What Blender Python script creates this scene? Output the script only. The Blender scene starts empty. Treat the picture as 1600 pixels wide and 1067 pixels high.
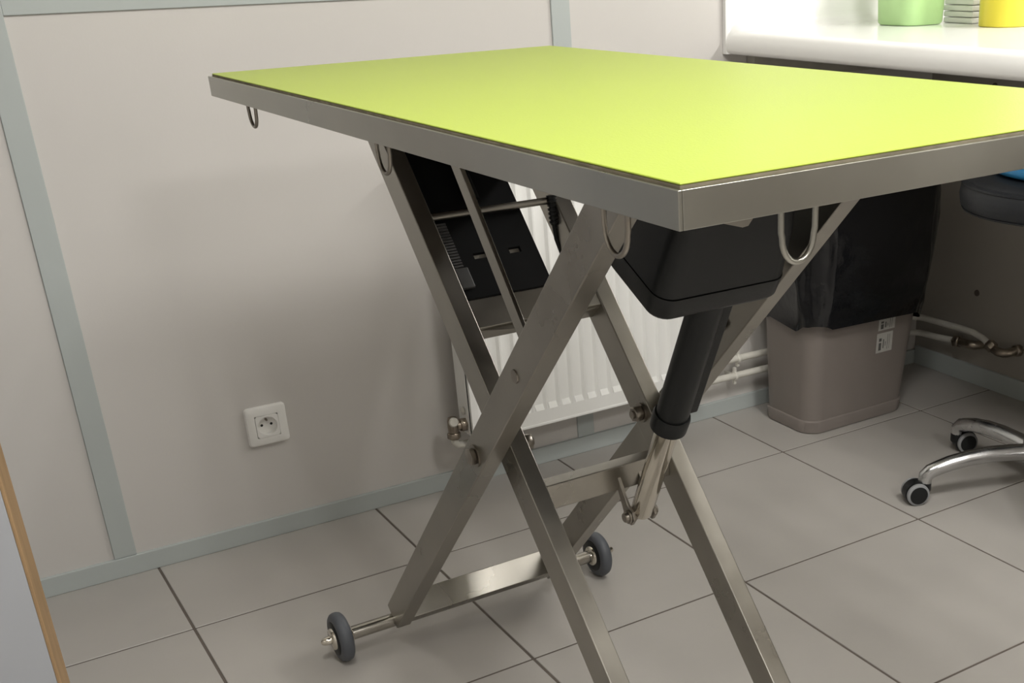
import bpy, bmesh, math, random
from mathutils import Vector, Matrix, noise
random.seed(4)
S = bpy.context.scene
COL = S.collection

# ------------------------------------------------------------------ camera
YAW, PITCH, ROLL = math.radians(33.414), math.radians(25.26), math.radians(1.465)
CX, CY, CZ = -2.3303, -2.2951, 1.0900
fw = Vector((math.sin(YAW)*math.cos(PITCH), math.cos(YAW)*math.cos(PITCH), -math.sin(PITCH)))
r0 = Vector((math.cos(YAW), -math.sin(YAW), 0))
d0 = fw.cross(r0)
rt = r0*math.cos(ROLL) + d0*math.sin(ROLL)
dn = -r0*math.sin(ROLL) + d0*math.cos(ROLL)
cam_d = bpy.data.cameras.new('camera')
cam = bpy.data.objects.new('camera', cam_d)
COL.objects.link(cam)
M = Matrix((( rt.x, -dn.x, -fw.x, CX), (rt.y, -dn.y, -fw.y, CY), (rt.z, -dn.z, -fw.z, CZ), (0, 0, 0, 1)))
cam.matrix_world = M
cam_d.sensor_width = 36
cam_d.lens = 1834.77*36/1600
cam_d.shift_x = (800-1060.86)/1600
cam_d.shift_y = (781.66-533.5)/1600
cam_d.clip_start = .02
S.camera = cam

# ------------------------------------------------------------------ world, light, exposure
W = bpy.data.worlds.new('world'); S.world = W; W.use_nodes = True
W.node_tree.nodes['Background'].inputs[0].default_value = (.9, .95, 1, 1)
W.node_tree.nodes['Background'].inputs[1].default_value = .15
S.view_settings.view_transform = 'Standard'
S.view_settings.look = 'None'
S.view_settings.exposure = 0.37
S.view_settings.gamma = 1
S.view_settings.use_curve_mapping = False
LIGHTS = [  # x, y, size x, size y, watts, tubes
    (-2.00, -1.85, 0.56, 0.56, 18, 3),
    (-1.00, -2.10, 0.56, 0.56, 20, 3),
    (-1.50, -3.75, 0.56, 0.56, 28, 1),  # added fill light behind the viewer, no such lamp known
]
CEIL = 2.5
LCOL = (1.0, .98, .945)
for (x, y, sx, sy, p, nt_) in LIGHTS:
    for k in range(nt_):
        ld = bpy.data.lights.new('panel_light', 'AREA'); ld.shape = 'RECTANGLE'
        ld.size = sx/nt_*(.45 if nt_ > 1 else 1); ld.size_y = sy; ld.energy = p/nt_; ld.color = LCOL
        lo = bpy.data.objects.new('panel_light', ld); COL.objects.link(lo)
        lo.location = (x+(k-(nt_-1)/2)*sx/nt_, y, CEIL-.022)
# strip lamp on the right wall above the counter
SL = (-.055, -1.0, 1.62, 1.1, 9)     # x, y, z, length, watts
ld = bpy.data.lights.new('strip_light', 'AREA'); ld.shape = 'RECTANGLE'
ld.size = .05; ld.size_y = SL[3]; ld.energy = SL[4]; ld.color = (1, .98, .95)
lo = bpy.data.objects.new('strip_light', ld); COL.objects.link(lo)
lo.location = (SL[0]-.004, SL[1], SL[2]-.034); lo.rotation_euler = (0, math.radians(25), 0)

# ------------------------------------------------------------------ materials
def mat(name, col, rough=.5, metal=0., spec=.5, var=0., vscale=8., bump=0., bscale=60., rvar=0., coat=0., stretch=None, emis=None, trans=0., alpha=None, rnd=0.):
    m = bpy.data.materials.new(name); m.use_nodes = True
    nt = m.node_tree; b = nt.nodes['Principled BSDF']
    b.inputs['Base Color'].default_value = (*col, 1)
    b.inputs['Roughness'].default_value = rough
    b.inputs['Metallic'].default_value = metal
    b.inputs['Specular IOR Level'].default_value = spec
    b.inputs['Coat Weight'].default_value = coat
    b.inputs['Coat Roughness'].default_value = .1
    b.inputs['Transmission Weight'].default_value = trans
    if emis:
        b.inputs['Emission Color'].default_value = (*emis[0], 1); b.inputs['Emission Strength'].default_value = emis[1]
    tc = nt.nodes.new('ShaderNodeTexCoord'); mp = nt.nodes.new('ShaderNodeMapping')
    nt.links.new(tc.outputs['Object'], mp.inputs['Vector'])
    if stretch: mp.inputs['Scale'].default_value = stretch
    if var or rvar:
        n = nt.nodes.new('ShaderNodeTexNoise'); n.inputs['Scale'].default_value = vscale; n.inputs['Detail'].default_value = 5
        nt.links.new(mp.outputs[0], n.inputs['Vector'])
        if var:
            r = nt.nodes.new('ShaderNodeMapRange'); r.inputs[3].default_value = 1-var; r.inputs[4].default_value = 1+var
            r.inputs[1].default_value = .3; r.inputs[2].default_value = .7
            nt.links.new(n.outputs['Fac'], r.inputs[0])
            v = nt.nodes.new('ShaderNodeVectorMath'); v.operation = 'SCALE'; v.inputs[0].default_value = col
            nt.links.new(r.outputs[0], v.inputs['Scale'])
            nt.links.new(v.outputs[0], b.inputs['Base Color'])
            if rnd:
                oi = nt.nodes.new('ShaderNodeObjectInfo'); r2 = nt.nodes.new('ShaderNodeMapRange')
                r2.inputs[3].default_value = 1-rnd; r2.inputs[4].default_value = 1+rnd
                nt.links.new(oi.outputs['Random'], r2.inputs[0])
                v2 = nt.nodes.new('ShaderNodeVectorMath'); v2.operation = 'SCALE'
                nt.links.new(v.outputs[0], v2.inputs[0]); nt.links.new(r2.outputs[0], v2.inputs['Scale'])
                nt.links.new(v2.outputs[0], b.inputs['Base Color'])
        if rvar:
            r = nt.nodes.new('ShaderNodeMapRange'); r.inputs[3].default_value = rough-rvar; r.inputs[4].default_value = rough+rvar
            r.inputs[1].default_value = .3; r.inputs[2].default_value = .7
            nt.links.new(n.outputs['Fac'], r.inputs[0]); nt.links.new(r.outputs[0], b.inputs['Roughness'])
    if bump:
        n2 = nt.nodes.new('ShaderNodeTexNoise'); n2.inputs['Scale'].default_value = bscale; n2.inputs['Detail'].default_value = 3
        nt.links.new(mp.outputs[0], n2.inputs['Vector'])
        bp = nt.nodes.new('ShaderNodeBump'); bp.inputs['Strength'].default_value = bump; bp.inputs['Distance'].default_value = .002
        nt.links.new(n2.outputs['Fac'], bp.inputs['Height']); nt.links.new(bp.outputs[0], b.inputs['Normal'])
    return m

MT = {}
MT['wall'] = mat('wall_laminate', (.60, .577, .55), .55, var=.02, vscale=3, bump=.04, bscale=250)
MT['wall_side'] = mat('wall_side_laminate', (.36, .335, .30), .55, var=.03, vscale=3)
MT['wall_dark'] = mat('wall_low_bounce', (.42, .405, .385), .6, var=.03, vscale=3)  # for unseen walls, toned darker to cut bounced light
MT['axle'] = mat('axle_steel', (.42, .40, .36), .22, 1., var=.08, vscale=30)
MT['mat_back'] = mat('mat_backing', (.24, .21, .15), .7, var=.25, vscale=50)
MT['board'] = mat('dark_brown_board', (.045, .03, .022), .6, var=.2, vscale=9)
MT['strip'] = mat('cover_strip_pvc', (.44, .475, .465), .45, var=.02, vscale=6)
MT['ceiling'] = mat('ceiling_white', (.7, .69, .67), .8, var=.02)
MT['tile'] = mat('floor_tile', (.41, .388, .362), .36, spec=.45, var=.05, vscale=5, bump=.03, bscale=120, rvar=.05, rnd=.02)
MT['grout'] = mat('grout', (.12, .10, .085), .9, var=.15, vscale=30)
MT['steel'] = mat('brushed_steel', (.335, .318, .284), .31, 1., var=.20, vscale=6, rvar=.09, bump=.02, bscale=300)
MT['steel_rail'] = mat('worn_steel_edge', (.42, .412, .372), .32, 1., var=.12, vscale=5, rvar=.06)
MT['bolt'] = mat('bolt_steel', (.30, .275, .24), .35, 1., var=.12, vscale=60)
MT['chrome'] = mat('chrome', (.72, .68, .60), .12, 1., var=.05, vscale=20)
MT['mat'] = mat('lime_rubber_mat', (.39, .485, .058), .42, spec=.5, var=.015, vscale=2.5, bump=.12, bscale=420)
MT['mat_edge'] = mat('mat_cut_edge', (.12, .10, .06), .8, var=.3, vscale=60)
MT['black'] = mat('black_plastic', (.007, .008, .0085), .42, spec=.35, var=.1, vscale=20, bump=.05, bscale=500)
MT['black_dull'] = mat('black_dull_plastic', (.004, .0042, .0045), .65, spec=.2, var=.1, vscale=20)
MT['black_rib'] = mat('grey_ribbed_plastic', (.09, .09, .09), .5, var=.1, vscale=40)
MT['rubber'] = mat('grey_rubber_tyre', (.085, .092, .105), .5, var=.08, vscale=40)
MT['white_enamel'] = mat('white_enamel', (.87, .87, .845), .32, var=.01, vscale=5)
MT['white_pipe'] = mat('white_painted_pipe', (.66, .64, .58), .45, var=.06, vscale=40, bump=.1, bscale=120)
MT['brass'] = mat('tarnished_nickel', (.36, .31, .255), .33, 1., var=.2, vscale=60)
MT['white_plastic'] = mat('white_plastic', (.82, .81, .78), .28, var=.01, vscale=10)
MT['hole'] = mat('socket_hole', (.01, .01, .01), .7, var=.1)
MT['resin'] = mat('white_solid_surface', (.86, .855, .83), .12, var=.008, vscale=6)
MT['bin'] = mat('taupe_bin_plastic', (.21, .183, .166), .36, var=.03, vscale=10, bump=.05, bscale=400)
MT['bag'] = mat('black_bin_liner', (.004, .0045, .006), .17, var=.1, vscale=12, bump=.9, bscale=28)
MT['seat'] = mat('black_vinyl', (.016, .018, .022), .5, var=.1, vscale=15, bump=.15, bscale=220)
MT['alu'] = mat('polished_aluminium', (.55, .55, .55), .24, 1., var=.08, vscale=18, rvar=.06)
MT['caster_grey'] = mat('caster_grey_tread', (.25, .255, .26), .5, var=.06, vscale=50)
MT['blue'] = mat('blue_plastic', (.03, .24, .50), .4, var=.08, vscale=12)
MT['green'] = mat('translucent_green_plastic', (.50, .76, .34), .3, var=.05, vscale=20, trans=.12)
MT['green_dark'] = mat('green_content', (.42, .70, .28), .4, var=.1, vscale=25)
MT['yellow'] = mat('yellow_plastic', (.64, .56, .045), .35, var=.03, vscale=10)
MT['paper'] = mat('white_paper', (.78, .78, .74), .7, var=.03, vscale=30)
MT['kraft'] = mat('grey_card', (.42, .40, .35), .7, var=.06, vscale=30)
MT['door'] = mat('pale_grey_laminate', (.50, .52, .56), .4, var=.01, vscale=4)
MT['wood'] = mat('beech_edge', (.42, .275, .145), .5, var=.12, vscale=6, stretch=(20, 20, 1.2))
MT['diffuser'] = mat('lamp_diffuser', (.9, .9, .88), .5, var=.01, emis=((1, .965, .9), 2.0))

MT['sticker'] = mat('sticker_paper', (.44, .43, .40), .5, var=.05, vscale=60)
MT['ink'] = mat('sticker_ink', (.09, .09, .085), .6, var=.2, vscale=90)

# ------------------------------------------------------------------ mesh helpers (all in world coordinates)
V = Vector
class MB:
    def __init__(s): s.v = []; s.f = []
    def add(s, vs, fs):
        n = len(s.v); s.v += [V(p) for p in vs]; s.f += [tuple(i+n for i in f) for f in fs]; return s
    def box(s, a, b):
        x0, y0, z0 = [min(a[i], b[i]) for i in range(3)]; x1, y1, z1 = [max(a[i], b[i]) for i in range(3)]
        return s.add([(x0,y0,z0),(x1,y0,z0),(x1,y1,z0),(x0,y1,z0),(x0,y0,z1),(x1,y0,z1),(x1,y1,z1),(x0,y1,z1)],
                     [(3,2,1,0),(4,5,6,7),(0,1,5,4),(1,2,6,5),(2,3,7,6),(3,0,4,7)])
    def obox(s, c, ex, ey, ez):            # oriented box: centre + three half vectors
        c = V(c); ex, ey, ez = V(ex), V(ey), V(ez)
        P = [c+ex*i+ey*j+ez*k for k in (-1,1) for (i,j) in ((-1,-1),(1,-1),(1,1),(-1,1))]
        return s.add(P, [(3,2,1,0),(4,5,6,7),(0,1,5,4),(1,2,6,5),(2,3,7,6),(3,0,4,7)])
    def rings(s, R, cap0=True, cap1=True, closed=True):
        n = len(R[0]); vs = [p for r in R for p in r]; fs = []
        for i in range(len(R)-1):
            for j in range(n if closed else n-1):
                k = (j+1) % n
                fs.append((i*n+j, i*n+k, (i+1)*n+k, (i+1)*n+j))
        if cap0: fs.append(tuple(range(n-1, -1, -1)))
        if cap1: fs.append(tuple((len(R)-1)*n+j for j in range(n)))
        return s.add(vs, fs)
    def lathe(s, o, ax, prof, seg=24, cap=True):   # prof: (radius, distance along axis)
        o = V(o); ax = V(ax).normalized()
        u = ax.orthogonal().normalized(); w = ax.cross(u)
        R = [[o+ax*h+(u*math.cos(t)+w*math.sin(t))*r for t in [2*math.pi*i/seg for i in range(seg)]] for r, h in prof]
        return s.rings(R, cap, cap)
    def tube(s, pts, r, seg=12, cap=True):
        pts = [V(p) for p in pts]; R = []; u = None
        for i, p in enumerate(pts):
            d = ((pts[min(i+1, len(pts)-1)]-p).normalized() + (p-pts[max(i-1, 0)]).normalized())
            d.normalize()
            if u is None: u = d.orthogonal().normalized()
            else: u = (u - d*u.dot(d)).normalized()
            w = d.cross(u)
            rr = r[i] if isinstance(r, (list, tuple)) else r
            R.append([p+(u*math.cos(t)+w*math.sin(t))*rr for t in [2*math.pi*k/seg for k in range(seg)]])
        return s.rings(R, cap, cap)
    def prism(s, poly, axis, a, b):        # poly: 2D points in the other two axes, extruded along axis
        def P(q, h):
            return {'x': (h, q[0], q[1]), 'y': (q[0], h, q[1]), 'z': (q[0], q[1], h)}[axis]
        return s.rings([[P(q, a) for q in poly], [P(q, b) for q in poly]])
    def xform(s, m): s.v = [m @ p for p in s.v]; return s

ORG = {}
def obj(name, mb, material, parent=None, bevel=0., smooth=True, seg=2, label=None, angle=50):
    o3 = ORG.get(parent, V((0, 0, 0))) if parent else V((0, 0, 0))
    loc = V((0, 0, 0))
    if not parent and mb.v:
        xs = [p.x for p in mb.v]; ys = [p.y for p in mb.v]; zs = [p.z for p in mb.v]
        loc = V(((min(xs)+max(xs))/2, (min(ys)+max(ys))/2, min(zs))); o3 = loc
    me = bpy.data.meshes.new(name)
    me.from_pydata([tuple(p-o3) for p in mb.v], [], mb.f)
    bm = bmesh.new(); bm.from_mesh(me)
    bmesh.ops.recalc_face_normals(bm, faces=bm.faces)
    if bevel:
        es = [e for e in bm.edges if len(e.link_faces) == 2 and e.calc_face_angle(0) > math.radians(35)]
        bmesh.ops.bevel(bm, geom=es, offset=bevel, segments=seg, profile=.5, affect='EDGES', clamp_overlap=True)
    bm.to_mesh(me); bm.free()
    if smooth:
        me.polygons.foreach_set('use_smooth', [True]*len(me.polygons))
        me.set_sharp_from_angle(angle=math.radians(angle))
    me.materials.append(MT[material])
    o = bpy.data.objects.new(name, me); COL.objects.link(o)
    if bevel and smooth:
        wn = o.modifiers.new('weighted_normal', 'WEIGHTED_NORMAL'); wn.weight = 100; wn.keep_sharp = True
    o.location = loc
    if parent: o.parent = parent
    ORG[o] = o3
    if label: o['label'] = label
    return o
def tag(o, label, cat, group=None):
    o['label'] = label; o['category'] = cat
    if group: o['group'] = group
    return o
def thing(name, loc, label, cat, group=None):
    o = bpy.data.objects.new(name, None); COL.objects.link(o); o.location = loc; o.empty_display_size = .1
    ORG[o] = V(loc)
    return tag(o, label, cat, group)
def struct(o): o['kind'] = 'structure'; return o
def box(a, b): return MB().box(a, b)
def rrect(cx, cy, hx, hy, r, z, n=6):
    r = min(r, hx, hy); P = []
    for (sx, sy, a0) in ((1, 1, 0), (-1, 1, 90), (-1, -1, 180), (1, -1, 270)):
        for i in range(n+1):
            a = math.radians(a0+90*i/n)
            P.append(V((cx+sx*(hx-r)+r*math.cos(a), cy+sy*(hy-r)+r*math.sin(a), z)))
    return P
def hexa(o, ax, r, h): return MB().lathe(o, ax, [(r*.9, 0), (r, h*.12), (r, h*.88), (r*.88, h)], 6)

# ------------------------------------------------------------------ the room
XL, YF, ZC = -3.03, -4.7, CEIL
T = .45; GX, GY = -.7095, -.2908; G = .0024
fl = struct(obj('floor', box((XL, YF, -.05), (0, 0, -.0015)), 'grout'))
cuts_x = [XL] + [GX+k*T for k in range(-5, 2) if XL < GX+k*T < 0] + [0]
cuts_y = [YF] + [GY+k*T for k in range(-9, 1) if YF < GY+k*T < 0] + [0]
tile_me = {}
for i in range(len(cuts_x)-1):
    for j in range(len(cuts_y)-1):
        x0, x1, y0, y1 = cuts_x[i]+G, cuts_x[i+1]-G, cuts_y[j]+G, cuts_y[j+1]-G
        key = (round(x1-x0, 3), round(y1-y0, 3))
        c = V(((x0+x1)/2, (y0+y1)/2, 0))
        if key not in tile_me:
            hx, hy = (x1-x0)/2, (y1-y0)/2
            mb = MB().box((-hx, -hy, -.008), (hx, hy, 0))
            t = obj('tile', mb, 'tile', fl, bevel=.0008, seg=1, smooth=False)
            for v in t.data.vertices: v.co += ORG[fl]
            tile_me[key] = t.data
        else:
            t = bpy.data.objects.new('tile', tile_me[key]); COL.objects.link(t); t.parent = fl
        t.location = c-ORG[fl]

# back wall: backing, laminate panels, cover strips
S1 = (-2.1324, -2.0913); S2 = (-1.100, -1.0567); RZ = (1.0137, 1.055); HB = .0395
wb = struct(obj('wall_back', box((XL-.1, .006, -.05), (.1, .12, ZC)), 'wall'))
for (x0, x1, z0, z1) in ((XL, S1[0]+.01, 0, ZC), (S1[1]-.01, S2[0]+.01, 0, RZ[0]+.01), (S1[1]-.01, S2[0]+.01, RZ[1]-.01, ZC), (S2[1]-.01, 0, 0, ZC)):
    obj('wall_panel', box((x0, 0, z0), (x1, .006, z1)), 'wall', wb, smooth=False)
def strip(name, a, b): return struct(obj(name, box(a, b), 'strip', bevel=.0015))
strip('trim_1', (S1[0], -.005, HB), (S1[1], .001, ZC))
strip('trim_2', (S2[0], -.005, HB), (S2[1], .001, ZC))
strip('trim_3', (S1[1], -.004, RZ[0]), (S2[0], .001, RZ[1]))
strip('baseboard_back', (XL, -.008, 0), (-.006, .001, HB))
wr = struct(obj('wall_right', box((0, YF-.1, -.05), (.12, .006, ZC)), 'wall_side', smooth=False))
for (yy, zz) in ((-.214, .246), (-.214, .762), (-.95, .246)):
    obj('screw_cap', MB().lathe((-.0005, yy, zz), (-1, 0, 0), [(.0085, 0), (.008, .0025), (.0055, .0028), (.005, .001)], 16), 'grout', wr)
strip('baseboard_right', (-.008, YF, 0), (.001, -.008, HB+.012))
struct(obj('wall_left', box((XL-.12, YF-.1, -.05), (XL, .006, ZC)), 'wall_dark', smooth=False))
struct(obj('wall_front', box((XL-.1, YF-.12, -.05), (.1, YF, ZC)), 'wall_dark', smooth=False))
struct(obj('ceiling', box((XL-.1, YF-.1, ZC), (.1, .1, ZC+.1)), 'ceiling', smooth=False))

# ceiling luminaires, with an added fill panel behind the viewer
for k, (x, y, sx, sy, p, nt_) in enumerate(LIGHTS):
    L = thing('ceiling_light', (x, y, ZC-.03), ['square ceiling light panel above the left end of the table', 'square ceiling light panel nearest the counter', 'added fill light panel behind the viewer, unseen'][k], 'light', 'ceiling light panels')
    fr = MB()
    for (a, b2) in (((-sx/2-.02, -sy/2-.02), (-sx/2, sy/2+.02)), ((sx/2, -sy/2-.02), (sx/2+.02, sy/2+.02)), ((-sx/2, -sy/2-.02), (sx/2, -sy/2)), ((-sx/2, sy/2), (sx/2, sy/2+.02))):
        fr.box((x+a[0], y+a[1], ZC-.03), (x+b2[0], y+b2[1], ZC))
    obj('frame', fr, 'white_enamel', L)
    obj('diffuser', box((x-sx/2, y-sy/2, ZC-.016), (x+sx/2, y+sy/2, ZC)), 'diffuser', L)

# strip lamp above the counter
SLT = thing('strip_lamp', (SL[0], SL[1], SL[2]-.03), 'slim strip lamp on the right wall above the white counter', 'lamp')
obj('housing', box((-.09, SL[1]-SL[3]/2-.03, SL[2]-.018), (0, SL[1]+SL[3]/2+.03, SL[2]+.02)), 'white_enamel', SLT, bevel=.004)
obj('diffuser', box((-.085, SL[1]-SL[3]/2, SL[2]-.024), (-.025, SL[1]+SL[3]/2, SL[2]-.0175)), 'diffuser', SLT)

# open door leaf in the left foreground
P = V((-2.289, -.48, 0)); e = V((-.93, .37, 0)).normalized(); nrm = V((-e.y, e.x, 0))
if nrm.y < 0: nrm = -nrm
dl = .76; th = .034
d1 = struct(obj('door_1', MB().obox(P+e*(dl/2+.006)+nrm*th/2+V((0, 0, 1.02)), e*dl/2, nrm*th/2, (0, 0, 1.01)), 'door', bevel=.001))
obj('edge_band', MB().obox(P+e*.003+nrm*th/2+V((0, 0, 1.02)), e*.003, nrm*(th/2+.0005), (0, 0, 1.01)), 'wood', d1, bevel=.0015, label='beech wood edge band')

# ------------------------------------------------------------------ examination table
XC = -1.62
TB = thing('examination_table', (XC, -1.02, 0), 'height-adjustable stainless steel examination table with lime green rubber top', 'table')
# top (slightly out of level)
a, b_, c_ = -.0066, -.0086, .0005
TM = Matrix.Translation((-1.6189, -1.0458, .9439)) @ Matrix.Rotation(c_, 4, 'Z') @ Matrix.Rotation(b_, 4, 'Y') @ Matrix.Rotation(a, 4, 'X')
HW, HL, HH = .2783, .6005, .027
def tpart(name, mb, m, **k): return obj(name, mb.xform(TM), m, TB, **k)
t_ = .002
tray = tpart('core_board', box((-HW+.0036, -HL+.0036, -.010), (HW-.0036, HL-.0036, -.006)), 'board', label='dark brown board under the rubber mat')
for sx in (-1, 1):
    tpart('edge_rail', box((sx*HW, -HL, -HH), (sx*(HW-.0035), HL, 0)), 'steel_rail', bevel=.0008)
    tpart('edge_flange', box((sx*(HW-.0035), -HL+.004, -HH), (sx*(HW-.022), HL-.004, -HH+.002)), 'steel')
for sy in (-1, 1):
    tpart('edge_rail', box((-HW+.0035, sy*HL, -HH), (HW-.0035, sy*(HL-.0035), 0)), 'steel_rail', bevel=.0008)
    tpart('edge_flange', box((-HW+.022, sy*(HL-.0035), -HH), (HW-.022, sy*(HL-.02), -HH+.002)), 'steel')
g = .0052
rub = tpart('rubber_mat', box((-HW+g, -HL+g, .0018), (HW-g, HL-g, .0036)), 'mat', bevel=.0006, seg=1, label='lime green rubber mat')
bk = box((-HW+g, -HL+g, -.0058), (HW-g, HL-g, .0018)).xform(TM)
obj('mat_backing', bk, 'mat_back', rub, smooth=False, label='worn grey-brown backing edge')
ed = MB()
for (a0, b0) in (((-HW+.0036, -HL+.0036), (-HW+g, HL-.0036)), ((HW-g, -HL+.0036), (HW-.0036, HL-.0036)), ((-HW+g, -HL+.0036), (HW-g, -HL+g)), ((-HW+g, HL-g), (HW-g, HL-.0036))):
    ed.box((a0[0], a0[1], -.0055), (b0[0], b0[1], -.0022))
tpart('seam', ed, 'mat_edge', smooth=False)
# slide rails and cross members under the top
for sx in (-1, 1):
    tpart('slide_rail', box((sx*.165, -.5, -.026), (sx*.085, .5, -.0105)), 'steel', bevel=.001)
for yy in (-.56, .56):
    tpart('cross_member', box((-HW+.025, yy-.012, -.024), (HW-.025, yy+.012, -.0105)), 'steel', bevel=.001)
tpart('corner_bracket', MB().prism([(-.243, -.027), (-.205, -.027), (-.212, -.0345), (-.217, -.035)], 'y', -HL+.012, -HL+.018), 'steel')
# hook rings
def uring(c, d, w=.036, h=.034, r=.0024):
    pts = []
    c = V(c); d = V(d)
    top = V((0, 0, .008))
    pts.append(c-d*w/2+top); pts.append(c-d*w/2*.99-V((0, 0, h*.35)))
    for i in range(0, 13):
        t = math.pi*i/12
        pts.append(c-d*math.cos(t)*w/2*.93-V((0, 0, h*.45+math.sin(t)*h*.55)))
    pts.append(c+d*w/2*.99-V((0, 0, h*.35))); pts.append(c+d*w/2+top)
    return MB().tube(pts, r, 10)
for yy in (-.553, -1.045, -1.523):
    obj('hook_ring', uring((-1.872, yy, .910), (0, 1, 0)), 'bolt', TB)
obj('hook_ring', uring((-1.783, -1.632, .914), (1, 0, 0), w=.032, h=.036), 'steel_rail', TB)

# scissor legs: centre lines in the y-z plane
kA, kB = -1.035, 1.06
def yA(z): return -1 + (z-.5176)/kA
def yB(z): return -1 + (z-.488)/kB
LW = .0465
def bar(p0, p1, w, x0, x1):            # bar between (y,z) points with square ends
    p0, p1 = V((0, *p0)), V((0, *p1)); d = (p1-p0).normalized(); n = V((0, -d.z, d.y))
    c = (p0+p1)/2; c.x = (x0+x1)/2
    return MB().obox(c, (abs(x1-x0)/2, 0, 0), d*(p1-p0).length/2, n*w/2)
TH = .0255
for s in (-1, 1):
    obj('outer_leg', bar((yA(.050), .050), (yA(.895), .895), LW, XC+s*.160, XC+s*(.160-TH)), 'steel', TB, bevel=.0018)
    f0 = MB()
    obj('inner_leg', bar((yB(.022), .022), (yB(.893), .893), LW+.001, XC+s*.1195, XC+s*(.1195-TH)), 'steel', TB, bevel=.0018)
    obj('foot_pad', box((XC+s*.121, yB(.02)-.034, 0), (XC+s*.092, yB(.02)+.03, .016)), 'black', TB, bevel=.003)
# pivot bolts
pv = (-.9875, .503)
for s in (-1, 1):
    B = obj('pivot_bolt', MB().lathe((XC+s*.168, *pv), (-s, 0, 0), [(.006, 0), (.006, .091)], 12), 'bolt', TB)
    obj('washer', MB().lathe((XC+s*.160, *pv), (s, 0, 0), [(.015, 0), (.015, .002)], 20), 'bolt', B)
    obj('bolt_head', hexa((XC+s*.162, *pv), (s, 0, 0), .0118, .008), 'bolt', B)
    obj('washer', MB().lathe((XC+s*.094, *pv), (-s, 0, 0), [(.014, 0), (.014, .0025)], 20), 'bolt', B)
    obj('nut', hexa((XC+s*.0915, *pv), (-s, 0, 0), .0115, .012), 'bolt', B)
    B2 = obj('link_pin', MB().lathe((XC+s*.160, -1.127, yA(0) and .5176+kA*(-.127)), (s, 0, 0), [(.0085, -.02), (.0085, .0005), (.008, .0016)], 16), 'bolt', TB)
    # flat guide link beside the outer leg
    obj('guide_link', bar((-1.127, .649), (-.918, .905), .0205, XC+s*.1335, XC+s*.1275), 'steel', TB, bevel=.0008)
# cross bars
dA = V((0, 1/kA, 1)).normalized(); nA = V((0, -dA.z, dA.y))
cA = V((XC, yA(.050), .050)) + dA*.026
obj('cross_bar', MB().obox(cA, (.1355, 0, 0), dA*.0115, nA*.0232), 'steel', TB, bevel=.0015)
obj('cross_bar', MB().obox((XC, yB(.448)-.004, .448), (.0945, 0, 0), (0, .0125, 0), (0, 0, .0175)), 'steel', TB, bevel=.0015)
dB = V((0, 1/kB, 1)).normalized(); nB = V((0, -dB.z, dB.y))
if nB.y > 0: nB = -nB
cu = V((XC, yB(.637), .637))
obj('cross_bar', MB().obox(cu+nB*.004, (.0945, 0, 0), dB*.0215, nB*.018), 'steel', TB, bevel=.0015)
obj('cross_bar', MB().obox((XC, yB(.05), .05), (.0945, 0, 0), dB*.02, nB*.0125), 'steel', TB, bevel=.0015)
# half-round gusset under the upper cross bar
pts = [(-.0945+.189*i/14, -.0215-.010*math.sin(math.pi*i/14)) for i in range(15)]
gm = MB().rings([[cu+V((x, 0, 0))+dB*h+nB*k for x, h in pts] for k in (.012, .016)])
obj('gusset', gm, 'steel', TB)
rod_c = V((XC, yB(.752), .752))+nB*.0145
obj('guide_rod', MB().lathe(rod_c+V((-.1, 0, 0)), (1, 0, 0), [(.0052, 0), (.0052, .2)], 16), 'steel', TB)

# axle and wheels
AX = (-.5485, .0435)
obj('axle', MB().lathe((-1.862, *AX), (1, 0, 0), [(.0118, 0), (.0118, .487)], 24), 'axle', TB)
for s in (-1, 1):
    x0 = XC+s*.252
    w_ = obj('wheel', MB().lathe((x0-s*.0115, *AX), (s, 0, 0), [(.030, 0), (.0375, .0008), (.0415, .004), (.0432, .009), (.0432, .014), (.0415, .019), (.0375, .0222), (.030, .023)], 40), 'rubber', TB, label='grey rubber castor wheel')
    obj('wheel_core', MB().lathe((x0-s*.013, *AX), (s, 0, 0), [(.029, 0), (.0315, .0028), (.0315, .0232), (.029, .026)], 32), 'black', w_)
    obj('hub_washer', MB().lathe((x0-s*.0175, *AX), (s, 0, 0), [(.017, 0), (.019, .002), (.019, .033), (.017, .035)], 28), 'chrome', w_)
    obj('acorn_nut', MB().lathe((x0+s*.0175, *AX), (s, 0, 0), [(.0075, 0), (.0075, .007), (.0072, .0085), (.0065, .012), (.0045, .0155), (.0015, .0172)], 16), 'chrome', w_)

# lifting actuator with its motor box
UA = V((0, -.444, .896)).normalized(); VA = V((0, .896, .444)).normalized()
A0 = V((-1.590, -1.080, .402)); 
O0 = A0+UA*.384
obj('actuator_rod', MB().lathe(A0, UA, [(.0125, 0), (.0152, .006), (.0152, .20)], 28), 'chrome', TB, label='polished chrome piston rod')
tu = obj('actuator_tube', MB().lathe(A0+UA*.172, UA, [(.0208, 0), (.0208, .222)], 28), 'black', TB, label='black actuator tube')
obj('collar', MB().lathe(A0+UA*.164, UA, [(.020, 0), (.0238, .0015), (.0243, .02), (.0228, .025)], 32), 'black', tu)
obj('side_channel', MB().obox(A0+UA*.29+V((.019, 0, 0)), (.008, 0, 0), UA*.095, VA*.014), 'black', tu, bevel=.002)
def bxring(u, hx, v0, v1, r, n=6):
    P2 = rrect(0, 0, hx, (v1-v0)/2, r, 0, n)
    return [O0+V((-.003+p.x, 0, 0))+VA*(p.y+(v0+v1)/2)+UA*u for p in P2]
v0, v1 = -.027, .094
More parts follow.
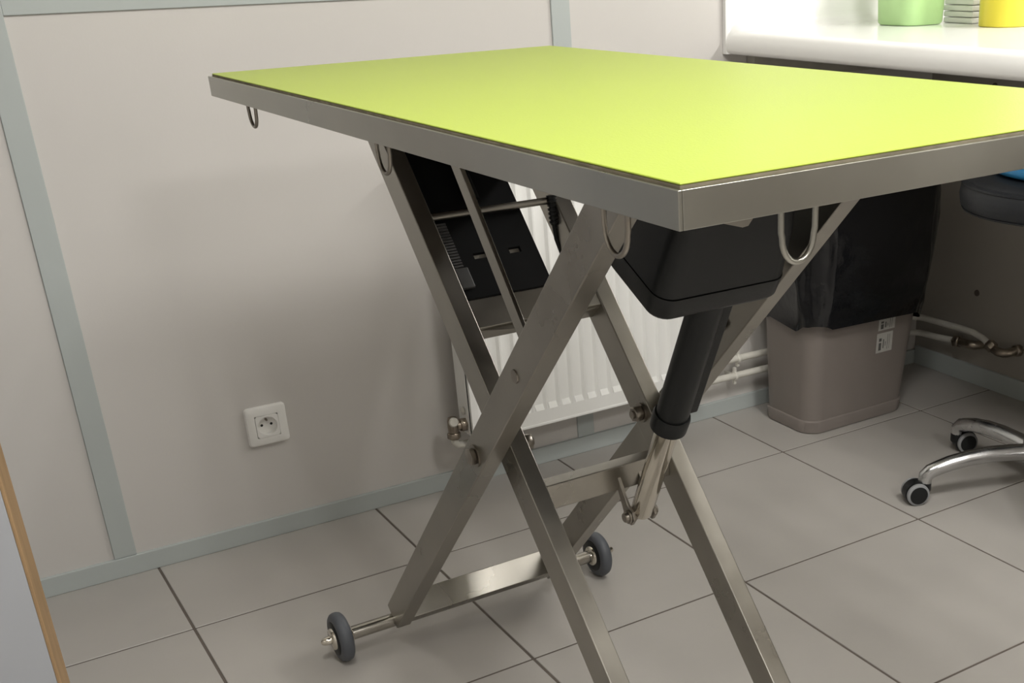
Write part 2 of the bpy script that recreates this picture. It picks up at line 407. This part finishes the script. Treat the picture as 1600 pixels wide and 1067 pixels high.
mbx = obj('motor_box', MB().rings([bxring(-.012, .077, v0+.010, v1-.010, .017), bxring(-.010, .083, v0+.003, v1-.003, .02), bxring(-.005, .0865, v0, v1, .022), bxring(.0185, .087, v0-.001, v1+.001, .022),
        bxring(.0187, .0857, v0+.001, v1-.001, .021), bxring(.0197, .0857, v0+.001, v1-.001, .021), bxring(.02, .0865, v0, v1, .022),
        bxring(.08, .082, v0+.004, v1-.006, .022), bxring(.135, .073, v0+.012, v1-.014, .022)]), 'black', TB, label='black plastic motor box', angle=60)
top = O0+UA*.130+VA*.035
obj('motor_bracket', box((XC-.02, top.y-.03, .855), (XC+.025, top.y+.03, .921)), 'steel', TB, bevel=.002)
# clevis
for s in (-1, 1):
    y2, z2 = yB(.448), .448
    poly = [(y2-.012, z2-.010), (y2-.012, z2+.008), (A0.y+.004, A0.z+.0145), (A0.y-.008, A0.z+.008), (A0.y-.012, A0.z-.002), (A0.y-.004, A0.z-.012), (A0.y+.008, A0.z-.012)]
    obj('clevis_plate', MB().prism(poly, 'x', A0.x+s*.014, A0.x+s*.019), 'bolt', TB, bevel=.0008)
cp = obj('clevis_pin', MB().lathe((A0.x-.027, A0.y, A0.z), (1, 0, 0), [(.0062, 0), (.007, .001), (.007, .05)], 18), 'bolt', TB)
obj('retainer', MB().lathe((A0.x-.0225, A0.y, A0.z), (1, 0, 0), [(.0095, 0), (.0095, .003)], 18), 'bolt', cp)

# black control housing lying between the inner legs, with slots
def hp(x, h, k): return V((x, yB(.66), .66))+dB*h+nB*k
HX0, HX1 = -1.7138, -1.575
hm = MB()
def hbox(x0, x1, h0, h1, k0=-.020, k1=.006):
    hm.obox(hp((x0+x1)/2, (h0+h1)/2, (k0+k1)/2), ((x1-x0)/2, 0, 0), dB*(h1-h0)/2, nB*(k1-k0)/2)
sl0, sl1 = .058, .067
hbox(HX0, HX1, .0, sl0); hbox(HX0, HX1, sl1, .315)
hbox(HX0, -1.672, sl0, sl1); hbox(-1.652, -1.618, sl0, sl1); hbox(-1.600, HX1, sl0, sl1)
hs = obj('control_housing', hm, 'black_dull', TB, smooth=False, label='black control housing')
for xx in (-1.662, -1.609):
    obj('cable_slot', MB().obox(hp(xx, (sl0+sl1)/2, -.002), (.0098, 0, 0), dB*.0045, nB*.002), 'kraft', hs)
rb = MB()
for i in range(17):
    rb.obox(hp(-1.7025, .045+.0045*i, .0075), (.009, 0, 0), dB*.0014, nB*.0018)
obj('vent_ribs', rb, 'black_rib', hs, smooth=False)
obj('latch', MB().obox(hp(-1.699, .030, .008), (.010, 0, 0), dB*.016, nB*.0035), 'black_rib', hs, bevel=.002)
obj('housing_lip', MB().obox(hp(-1.64, .205, .012), (.007, 0, 0), dB*.06, nB*.006), 'black_dull', hs, bevel=.002)
# strain relief and cable
q = rod_c+V((.092, -.004, -.004))
prof = []
for i in range(7): prof += [(.0078, .006*i), (.0078, .006*i+.0032), (.006, .006*i+.0036), (.006, .006*i+.0058)]
obj('strain_relief', MB().lathe(q+V((0, 0, .012)), (0, -.12, -1), prof, 16), 'black', TB)
obj('cable', MB().tube([q+V((0, -.002, -.025)), q+V((.001, -.006, -.05)), q+V((.005, -.016, -.075)), q+V((.012, -.032, -.100)), q+V((.020, -.050, -.115)), q+V((.028, -.066, -.120))], .0038, 10), 'black', TB)

# ------------------------------------------------------------------ radiator
RX0, RX1, RYF, RZ0, RZ1 = -1.405, -.806, -.100, .140, .740
RD = thing('radiator', ((RX0+RX1)/2, -.06, RZ0), 'white ribbed panel radiator on the wall behind the table', 'radiator')
pitch = .0333
xs = []
x = RX0+.012
n_ch = int((RX1-RX0-.03)/pitch)
cols = [(RX0, 0), (RX0+.012, 0)]
x = RX0+.016
for i in range(n_ch):
    cols += [(x, 0), (x+.0045, 1), (x+.0245, 1), (x+.029, 0)]
    x += pitch
cols += [(RX1-.006, 0), (RX1, 0)]
rows = [(RZ0, 0), (RZ0+.030, 0), (RZ0+.042, 1), (RZ1-.042, 1), (RZ1-.030, 0), (RZ1, 0)]
fm = MB(); vs = []
for z, fz in rows:
    for xx, fx in cols: vs.append((xx, RYF+.0075*fx*fz, z))
nc = len(cols)
fs = [(r*nc+c, r*nc+c+1, (r+1)*nc+c+1, (r+1)*nc+c) for r in range(len(rows)-1) for c in range(nc-1)]
fm.add(vs, fs)
fm.box((RX0, RYF+.0085, RZ0), (RX1, RYF+.014, RZ1))
obj('front_panel', fm, 'white_enamel', RD, angle=25)
obj('bottom_rail', box((RX0, RYF-.0015, RZ0-.006), (RX1, RYF+.012, RZ0+.001)), 'white_enamel', RD, bevel=.002)
obj('rear_panel', box((RX0+.004, -.040, RZ0), (RX1-.004, -.030, RZ1)), 'white_enamel', RD, bevel=.002)
for xx in (RX0, RX1):
    s = 1 if xx == RX0 else -1
    obj('side_cover', box((xx, RYF+.0005, RZ0+.004), (xx+s*.0015, -.032, RZ1)), 'white_enamel', RD)
tg = MB()
for i in range(17): tg.box((RX0+.005+i*.0352, RYF+.003, RZ1), (RX0+.018+i*.0352, -.032, RZ1+.004))
tg.box((RX0, RYF, RZ1), (RX1, RYF+.006, RZ1+.004)); tg.box((RX0, -.038, RZ1), (RX1, -.031, RZ1+.004))
obj('top_grille', tg, 'white_enamel', RD, smooth=False)
fn = MB()
for i in range(2*n_ch): fn.box((RX0+.02+i*pitch/2, -.086, RZ0+.03), (RX0+.0208+i*pitch/2, -.042, RZ1-.03))
obj('convector_fins', fn, 'white_enamel', RD, smooth=False)
obj('wall_bracket', box((-1.2, -.045, RZ0-.012), (-1.19, 0, RZ0+.1)), 'white_enamel', RD, bevel=.001)
obj('wall_bracket', box((-.95, -.045, RZ0-.012), (-.94, 0, RZ0+.1)), 'white_enamel', RD, bevel=.001)
va = obj('valve', MB().lathe((-1.400, -.062, .166), (-1, 0, 0), [(.009, -.004), (.013, .0), (.013, .018), (.010, .019), (.010, .026)], 18), 'brass', RD, label='tarnished nickel radiator valve')
obj('union_nut', hexa((-1.402, -.062, .166), (-1, 0, 0), .0155, .016), 'brass', va)
obj('valve_body', MB().lathe((-1.434, -.062, .187), (0, 0, -1), [(.004, -.002), (.010, 0), (.0115, .006), (.0115, .032), (.009, .036)], 18), 'brass', va)
obj('valve_cap', MB().lathe((-1.434, -.066, .178), (-.25, -.9, .25), [(.0105, 0), (.0105, .008), (.008, .011)], 18), 'white_pipe', va)
obj('compression_nut', hexa((-1.434, -.062, .153), (0, 0, -1), .0145, .014), 'brass', va)
obj('tail_pipe', MB().tube([(-1.434, -.062, .145), (-1.434, -.062, .132), (-1.428, -.060, .1225), (-1.414, -.056, .1185), (-1.39, -.052, .118), (-1.3, -.04, .118), (-1.28, -.02, .118), (-1.28, .003, .118)], .008, 14), 'white_pipe', va)
obj('bleed_screw', MB().lathe((RX0-.001, -.062, .197), (-1, 0, 0), [(.008, 0), (.008, .004), (.004, .006)], 14), 'white_pipe', RD)

# ------------------------------------------------------------------ heating pipes along the wall
def arc(c, r, a0, a1, z, n=6):
    return [(c[0]+r*math.cos(math.radians(a0+(a1-a0)*i/n)), c[1]+r*math.sin(math.radians(a0+(a1-a0)*i/n)), z) for i in range(n+1)]
hp1 = thing('heating_pipe', (-.4, -.04, .146), 'upper white heating pipe running along the wall behind the bin', 'pipe', 'white heating pipes')
obj('pipe', MB().tube([(-.803, -.042, .157), (-.5, -.038, .153), (-.08, -.038, .152)] + arc((-.075, -.075), .035, 80, 10, .152) + [(-.038, -.12, .152), (-.038, -.20, .154), (-.042, -.25, .155), (-.048, -.29, .150), (-.050, -.318, .138)], .0085, 14), 'white_pipe', hp1)
obj('union_nut', hexa((-.050, -.310, .142), (0, -.9, -.42), .0155, .022), 'brass', hp1)
obj('elbow', MB().tube([(-.050, -.325, .133), (-.050, -.345, .128), (-.048, -.362, .128), (-.040, -.372, .130), (.002, -.374, .132)], .0115, 14), 'brass', hp1)
obj('union_nut', hexa((-.020, -.374, .131), (1, 0, 0), .0165, .014), 'brass', hp1)
hp2 = thing('heating_pipe', (-.4, -.04, .1), 'lower white heating pipe running along the wall behind the bin', 'pipe', 'white heating pipes')
obj('pipe', MB().tube([(-.803, -.042, .113), (-.5, -.038, .109), (-.08, -.038, .108)] + arc((-.075, -.075), .035, 80, 10, .108) + [(-.038, -.12, .110), (-.040, -.19, .117)], .0085, 14), 'white_pipe', hp2)
obj('union_nut', hexa((-.040, -.185, .1165), (0, -1, .05), .0165, .020), 'brass', hp2)
obj('elbow', MB().tube([(-.040, -.205, .1175), (-.040, -.235, .119), (-.036, -.252, .119), (-.022, -.258, .119), (.002, -.258, .119)], .0115, 14), 'brass', hp2)
for hpx, zz, xx in ((hp1, .1538, -.655), (hp2, .1098, -.664)):
    cl = MB().lathe((xx-.004, -.038, zz), (1, 0, 0), [(.0115, 0), (.0125, .002), (.0125, .006), (.0115, .008)], 16)
    cl.box((xx-.004, -.034, zz-.004), (xx+.004, .001, zz+.004)); cl.box((xx-.0035, -.0415, zz+.010), (xx+.0035, -.034, zz+.022)); cl.box((xx-.0035, -.0415, zz-.020), (xx+.0035, -.034, zz-.010))
    obj('pipe_clip', cl, 'white_pipe', hpx)

# ------------------------------------------------------------------ wall socket
SK = thing('power_socket', (-1.8035, 0, .2), 'white square wall socket left of the table', 'socket')
sx, sz = -1.8035, .2415
fr = MB()
def rr2(h, r, y, n=6, cx=sx, cz=sz): return [V((p.x, y, p.y)) for p in rrect(cx, cz, h, h, r, 0, n)]
RR = [rr2(.0405, .007, 0), rr2(.0408, .007, -.004), rr2(.0385, .0075, -.0085), rr2(.034, .006, -.0105), rr2(.0232, .0012, -.0105), rr2(.0228, .001, -.0085)]
fr.rings(RR, True, False)
obj('cover_plate', fr, 'white_plastic', SK, angle=30)
# insert with a round well
ins = MB(); N = 28
sq = []; ci = []
for i in range(40):
    a = 2*math.pi*(i+.5)/40; m_ = max(abs(math.cos(a)), abs(math.sin(a)))
    sq.append(V((sx+.0226*math.cos(a)/m_, -.0112, sz+.0226*math.sin(a)/m_))); ci.append(V((sx+.0192*math.cos(a), -.0112, sz+.0192*math.sin(a))))
dp = [V((sx+(p.x-sx)*.97, -.0015, sz+(p.z-sz)*.97)) for p in ci]
ins.rings([[V((p.x, -.0004, p.z)) for p in sq], sq, ci, dp], True, True)
inn = obj('socket_insert', ins, 'white_plastic', SK, angle=30)
for dx in (-.0095, .0095):
    obj('pin_hole', MB().lathe((sx+dx, -.0005, sz), (0, -1, 0), [(.0027, 0), (.0027, .0013)], 14), 'hole', inn)
obj('earth_pin', MB().lathe((sx, -.001, sz+.0115), (0, -1, 0), [(.0024, 0), (.0024, .0075), (.0014, .009)], 12), 'bolt', inn)

# ------------------------------------------------------------------ waste bin and liner
BN = thing('waste_bin', (-.435, -.163, 0), 'taupe plastic waste bin under the counter', 'bin')
def binring(z, off=0., r=.045, n=8):
    t = z/.56
    x0, x1 = -.600-.012*t-off, -.284+.055*t+off
    y0, y1 = -.256-.030*t-off, -.070+.022*t+off
    return rrect((x0+x1)/2, (y0+y1)/2, (x1-x0)/2, (y1-y0)/2, r, z, n)
obj('body', MB().rings([binring(.034, .0), binring(.30), binring(.545), binring(.56, .006), binring(.565, .004), binring(.56, -.004), binring(.10, -.004)], True, True), 'bin', BN, angle=50)
obj('base', MB().rings([binring(.0, -.002), binring(.002, .002), binring(.031, .0035), binring(.0335, .0015), binring(.0345, -.001)]), 'bin', BN, angle=50)
# stickers on the face toward the room
for (x0, x1, z0, z1) in ((-.402, -.350, .174, .224), (-.400, -.346, .231, .262)):
    def yb(z): return -.256-.030*z/.56-.0005
    stk = obj('sticker', MB().add([(x0, yb(z0), z0), (x1, yb(z0), z0), (x1, yb(z1), z1), (x0, yb(z1), z1), (x0, yb(z0)+.0004, z0), (x1, yb(z0)+.0004, z0), (x1, yb(z1)+.0004, z1), (x0, yb(z1)+.0004, z1)],
        [(3,2,1,0),(4,5,6,7),(0,1,5,4),(1,2,6,5),(2,3,7,6),(3,0,4,7)]), 'sticker', BN, smooth=False, label='pale printed sticker')
    for (u0, u1, w0, w1) in ((.14, .30, .12, .50), (.14, .30, .58, .74), (.40, .46, .20, .66), (.54, .57, .30, .52), (.68, .70, .12, .88), (.80, .815, .12, .88)):
        xa, xb = x0+(x1-x0)*u0, x0+(x1-x0)*u1; za, zb = z0+(z1-z0)*w0, z0+(z1-z0)*w1
        obj('print_line', MB().add([(xa, yb(za)-.0003, za), (xb, yb(za)-.0003, za), (xb, yb(zb)-.0003, zb), (xa, yb(zb)-.0003, zb), (xa, yb(za)+.0002, za), (xb, yb(za)+.0002, za), (xb, yb(zb)+.0002, zb), (xa, yb(zb)+.0002, zb)],
            [(3,2,1,0),(4,5,6,7),(0,1,5,4),(1,2,6,5),(2,3,7,6),(3,0,4,7)]), 'ink', stk, smooth=False)
# liner: folded over the rim, hanging with pleats
bagm = MB(); R = []
nseg = 22
base = binring(.3, 0, .055, n=nseg); NB = len(base)
cxb, cyb = -.43, -.163
def bagpt(j, z, k, t):
    p = binring(max(min(z, .56), .1), 0, .055, n=nseg)[j]
    dirv = V((p.x-cxb, (p.y-cyb)*1.4, 0)).normalized()
    q = noise.noise(V((p.x*9, p.y*9, z*2.5)))*.020 + noise.noise(V((p.x*30+5, p.y*30, z*6)))*.013 + noise.noise(V((p.x*60, p.y*60, z*24)))*.005
    q += (.5-2.2*abs(noise.noise(V((p.x*13+2, p.y*13+7, z*5+p.x*6)))))*.014
    off = .013+.018*math.sin(math.pi*min(max(t, 0), 1))+max(-.006, q)*(.4+.6*t)+k
    return V((p.x, p.y, z))+dirv*off
def hem(j):
    p = base[j]
    u = (p.x+.6)/.35
    h = .262+.022*math.sin(p.x*31+.6)+.014*math.sin(p.y*45+p.x*17)+.006*noise.noise(V((p.x*50, p.y*50, 1)))
    h -= .022*math.exp(-((p.y+.185)/.022)**2)*(p.x < -.58) - .012*math.exp(-((p.y+.245)/.02)**2)*(p.x < -.56)
    return h
NR = 26
for i in range(NR+1):
    t = 1-i/NR      # 1 at hem
    R.append([bagpt(j, .575*(1-t)+hem(j)*t, 0, t) for j in range(NB)])
inner = [[p+V((cxb-p.x, cyb-p.y, 0))*.06+V((0, 0, .008)) for p in R[-1]], [V((cxb+(p.x-cxb)*.86, cyb+(p.y-cyb)*.8, .52)) for p in R[-1]], [V((cxb+(p.x-cxb)*.72, cyb+(p.y-cyb)*.65, .20)) for p in R[-1]]]
bagm.rings(R+inner, False, True)
bag = obj('bin_liner', bagm, 'bag', None, angle=75)
tag(bag, 'crumpled black plastic bag folded over the rim of the waste bin', 'bag')

# ------------------------------------------------------------------ counter
CT = thing('counter', (-.33, -1.4, .87), 'white solid-surface counter with coved upstand along the right wall', 'counter')
CF, CZT, CZB, CYE = -.667, .9145, .8665, -3.2
prof = [(-.001, CZB), (CF+.012, CZB)]
for i in range(1, 8):
    a = math.radians(180+90-90*i/8); prof.append((CF+.012+.012*math.cos(a), CZB+.012+.012*math.sin(a)))
for i in range(0, 9):
    a = math.radians(180-90*i/8); prof.append((CF+.030+.030*math.cos(a), CZT-.030+.030*math.sin(a)))
prof.append((-.001, CZT))
obj('worktop', MB().prism(prof, 'y', CYE, -.001), 'resin', CT, angle=30)
# upstand on the back wall, coved into the worktop
def cove(r, n=8): return [(r-r*math.cos(math.radians(90*i/n)), r-r*math.sin(math.radians(90*i/n))) for i in range(n+1)]
UH = 1.42
RU = []
for xx in [CF, CF+.002, CF+.006, CF+.012, CF+.020, CF+.030, -.0125]:
    u_ = min(xx-CF, .03); zt = CZT-.030+math.sqrt(max(0, .03**2-(.03-u_)**2)); rc = .002+.033*(u_/.03)
    pr = [(-.001, CZB+.0005), (-.001, UH), (-.012, UH)] + [(-.012-rc+rc*math.cos(math.radians(90*i/8)), zt+rc-rc*math.sin(math.radians(90*i/8))) for i in range(9)] + [(-.012-rc, CZB+.0005)]
    RU.append([V((xx, q_[0], q_[1])) for q_ in pr])
obj('end_upstand', MB().rings(RU), 'resin', CT, angle=35)
pr2 = [(-.001, CZT-.002), (-.001, UH), (-.012, UH)] + [(-.012-.035+.035*math.cos(math.radians(90*i/8)), CZT+.035-.035*math.sin(math.radians(90*i/8))) for i in range(9)] + [(-.047, CZT-.002)]
obj('wall_upstand', MB().prism(pr2, 'y', CYE, -.012), 'resin', CT, angle=30)
obj('support_batten', box((-.60, -.03, CZB-.06), (-.001, -.001, CZB-.001)), 'kraft', CT, bevel=.002)
obj('support_batten', box((-.03, CYE, CZB-.06), (-.001, -.031, CZB-.001)), 'kraft', CT, bevel=.002)

# things on the counter
gc = thing('green_tub', (-.262, -.176, CZT), 'pale green translucent tub on the white counter', 'tub')
gx, gy = -.262, -.176
shell = MB().rings([rrect(gx, gy, .0575, .0575, .03, CZT+.001), rrect(gx, gy, .061, .061, .032, CZT+.006), rrect(gx, gy, .064, .064, .033, CZT+.10), rrect(gx, gy, .066, .066, .034, CZT+.17),
    rrect(gx, gy, .0635, .0635, .032, CZT+.17), rrect(gx, gy, .0585, .0585, .03, CZT+.008)])
obj('shell', shell, 'green', gc, angle=50)
obj('filling', MB().rings([rrect(gx, gy, .056, .056, .028, CZT+.010), rrect(gx, gy, .058, .058, .028, CZT+.05), rrect(gx, gy, .050, .050, .025, CZT+.056)]), 'green_dark', gc, angle=40)
obj('rim', MB().rings([rrect(gx, gy, .068, .068, .035, CZT+.165), rrect(gx, gy, .069, .069, .035, CZT+.170), rrect(gx, gy, .066, .066, .034, CZT+.174), rrect(gx, gy, .062, .062, .032, CZT+.171)]), 'green', gc)
yx, yy = -.192, -.392
yc = thing('yellow_container', (yx, yy, CZT), 'yellow round sharps container at the right end of the counter view', 'container')
obj('body', MB().lathe((yx, yy, CZT), (0, 0, 1), [(.050, 0), (.0525, .002), (.0545, .14)], 40), 'yellow', yc)
obj('lid', MB().lathe((yx, yy, CZT+.14), (0, 0, 1), [(.057, 0), (.057, .012), (.05, .018), (.02, .02)], 40), 'yellow', yc)
pk = thing('paper_pack', (-.145, -.235, CZT), 'white stack of folded paper between the green tub and yellow container', 'paper stack')
for i in range(9):
    z = CZT+.0005+i*.013
    obj('sheet_bundle', box((-.175+.001*(i % 2), -.285, z), (-.115, -.195+.0015*((i*7) % 3), z+.0118)), 'paper', pk, bevel=.003)
bx = thing('card_box', (-.085, -.335, CZT), 'grey card box with torn white tissue behind the yellow container', 'box')
obj('carton', box((-.125, -.36, CZT), (-.055, -.300, CZT+.13)), 'kraft', bx, bevel=.002)
ts = MB(); R = []
for i in range(6):
    z = CZT+.002+i*.006
    R.append([V((-.133+.012*math.cos(t)*(1-.1*i)+.002*math.sin(3*t+i), -.318+.018*math.sin(t)*(1-.12*i)+.003*math.cos(4*t+i), z)) for t in [2*math.pi*k/14 for k in range(14)]])
ts.rings(R)
obj('tissue', ts, 'paper', bx)

# ------------------------------------------------------------------ stool
SX, SY = -.405, -.785
ST = thing('stool', (SX, SY, 0), 'round black swivel stool on a polished aluminium five-star base', 'stool')
obj('hub', MB().lathe((SX, SY, .062), (0, 0, 1), [(.030, 0), (.034, .004), (.034, .05), (.031, .062), (.026, .066)], 32), 'alu', ST)
obj('gas_lift', MB().lathe((SX, SY, .12), (0, 0, 1), [(.025, 0), (.025, .20), (.022, .204), (.0145, .206), (.0145, .48)], 28), 'black', ST)
obj('seat_plate', MB().lathe((SX, SY, .587), (0, 0, 1), [(.03, -.04), (.03, 0), (.14, .006), (.14, .02)], 32), 'black', ST)
sr = .205
seat = obj('seat', MB().lathe((SX, SY, .604), (0, 0, 1), [(sr-.03, 0), (sr-.008, .003), (sr, .012), (sr+.003, .032), (sr, .052), (sr-.01, .064), (sr-.035, .071), (.02, .074)], 64), 'seat', ST, angle=60)
obj('piping', MB().lathe((SX, SY, .604), (0, 0, 1), [(sr-.003, .050), (sr+.0015, .053), (sr+.0015, .057), (sr-.006, .060)], 64), 'seat', seat)
obj('piping', MB().lathe((SX, SY, .604), (0, 0, 1), [(sr-.014, .001), (sr-.004, .0035), (sr-.002, .007), (sr-.010, .010)], 64), 'seat', seat)
a1 = math.atan2(-.681-SY, -.648-SX)
for k in range(5):
    a = a1-2*math.pi/5*k
    dv = V((math.cos(a), math.sin(a), 0)); o = V((SX, SY, 0)); Ra = .255
    side = V((-dv.y, dv.x, 0))
    path = [(.02, .090), (.06, .0935), (.11, .0945), (.16, .0905), (.20, .083), (.225, .0755), (.243, .069), (.2535, .059), (.2555, .046)]
    wid = [.0165, .016, .0155, .015, .0145, .014, .0138, .0135, .013]
    am = MB().tube([o+dv*h+V((0, 0, z)) for h, z in path], [w*1.15 for w in wid], 18)
    arm = obj('arm', am, 'alu', ST, angle=60)
    # twin-wheel castor
    pc = o+dv*Ra
    sw = [.9, 1.9, 1.2, -.6, 2.4][k]
    if k == 0: ad = V((-.62, -.78, 0)).normalized()
    elif k == 1: ad = V((-.66, -.75, 0)).normalized()
    else: ad = V((math.cos(a+sw), math.sin(a+sw), 0))
    tr = V((ad.y, -ad.x, 0))            # trailing direction
    if k == 0: tr = V((-.85, .35, 0)).normalized(); ad = V((-.38, -.92, 0)).normalized(); 
    elif k == 1: tr = V((.80, -.30, 0)).normalized(); ad = V((-.35, -.94, 0)).normalized()
    wc = pc+tr*.020+V((0, 0, .025))
    cs = obj('castor_hood', MB().lathe(wc-ad*.012, ad, [(.020, 0), (.026, .001), (.0265, .012), (.026, .023), (.020, .024)], 28), 'black', ST)
    obj('castor_stem', MB().lathe(pc+V((0, 0, .024)), (0, 0, 1), [(.0125, 0), (.0145, .003), (.0145, .024), (.011, .026)], 20), 'black', cs)
    for s in (-1, 1):
        obj('castor_wheel', MB().lathe(wc+ad*s*.0125-V((0, 0, .0005)), ad*s, [(.0215, 0), (.0245, .0015), (.0245, .0075), (.0215, .010)], 32), 'caster_grey', cs)
        obj('wheel_disc', MB().lathe(wc+ad*s*.0210-V((0, 0, .0005)), ad*s, [(.0195, 0), (.0195, .0022), (.017, .003)], 28), 'black', cs)
# blue item lying on the stool
bl = MB().lathe((-.428, -.79, .678), (0, 0, 1), [(.118, 0), (.131, .004), (.135, .012), (.130, .022), (.10, .028), (.02, .030)], 40)
bo = obj('blue_cushion', bl, 'blue', None, angle=60)
tag(bo, 'bright blue round pad lying on the stool seat', 'pad')
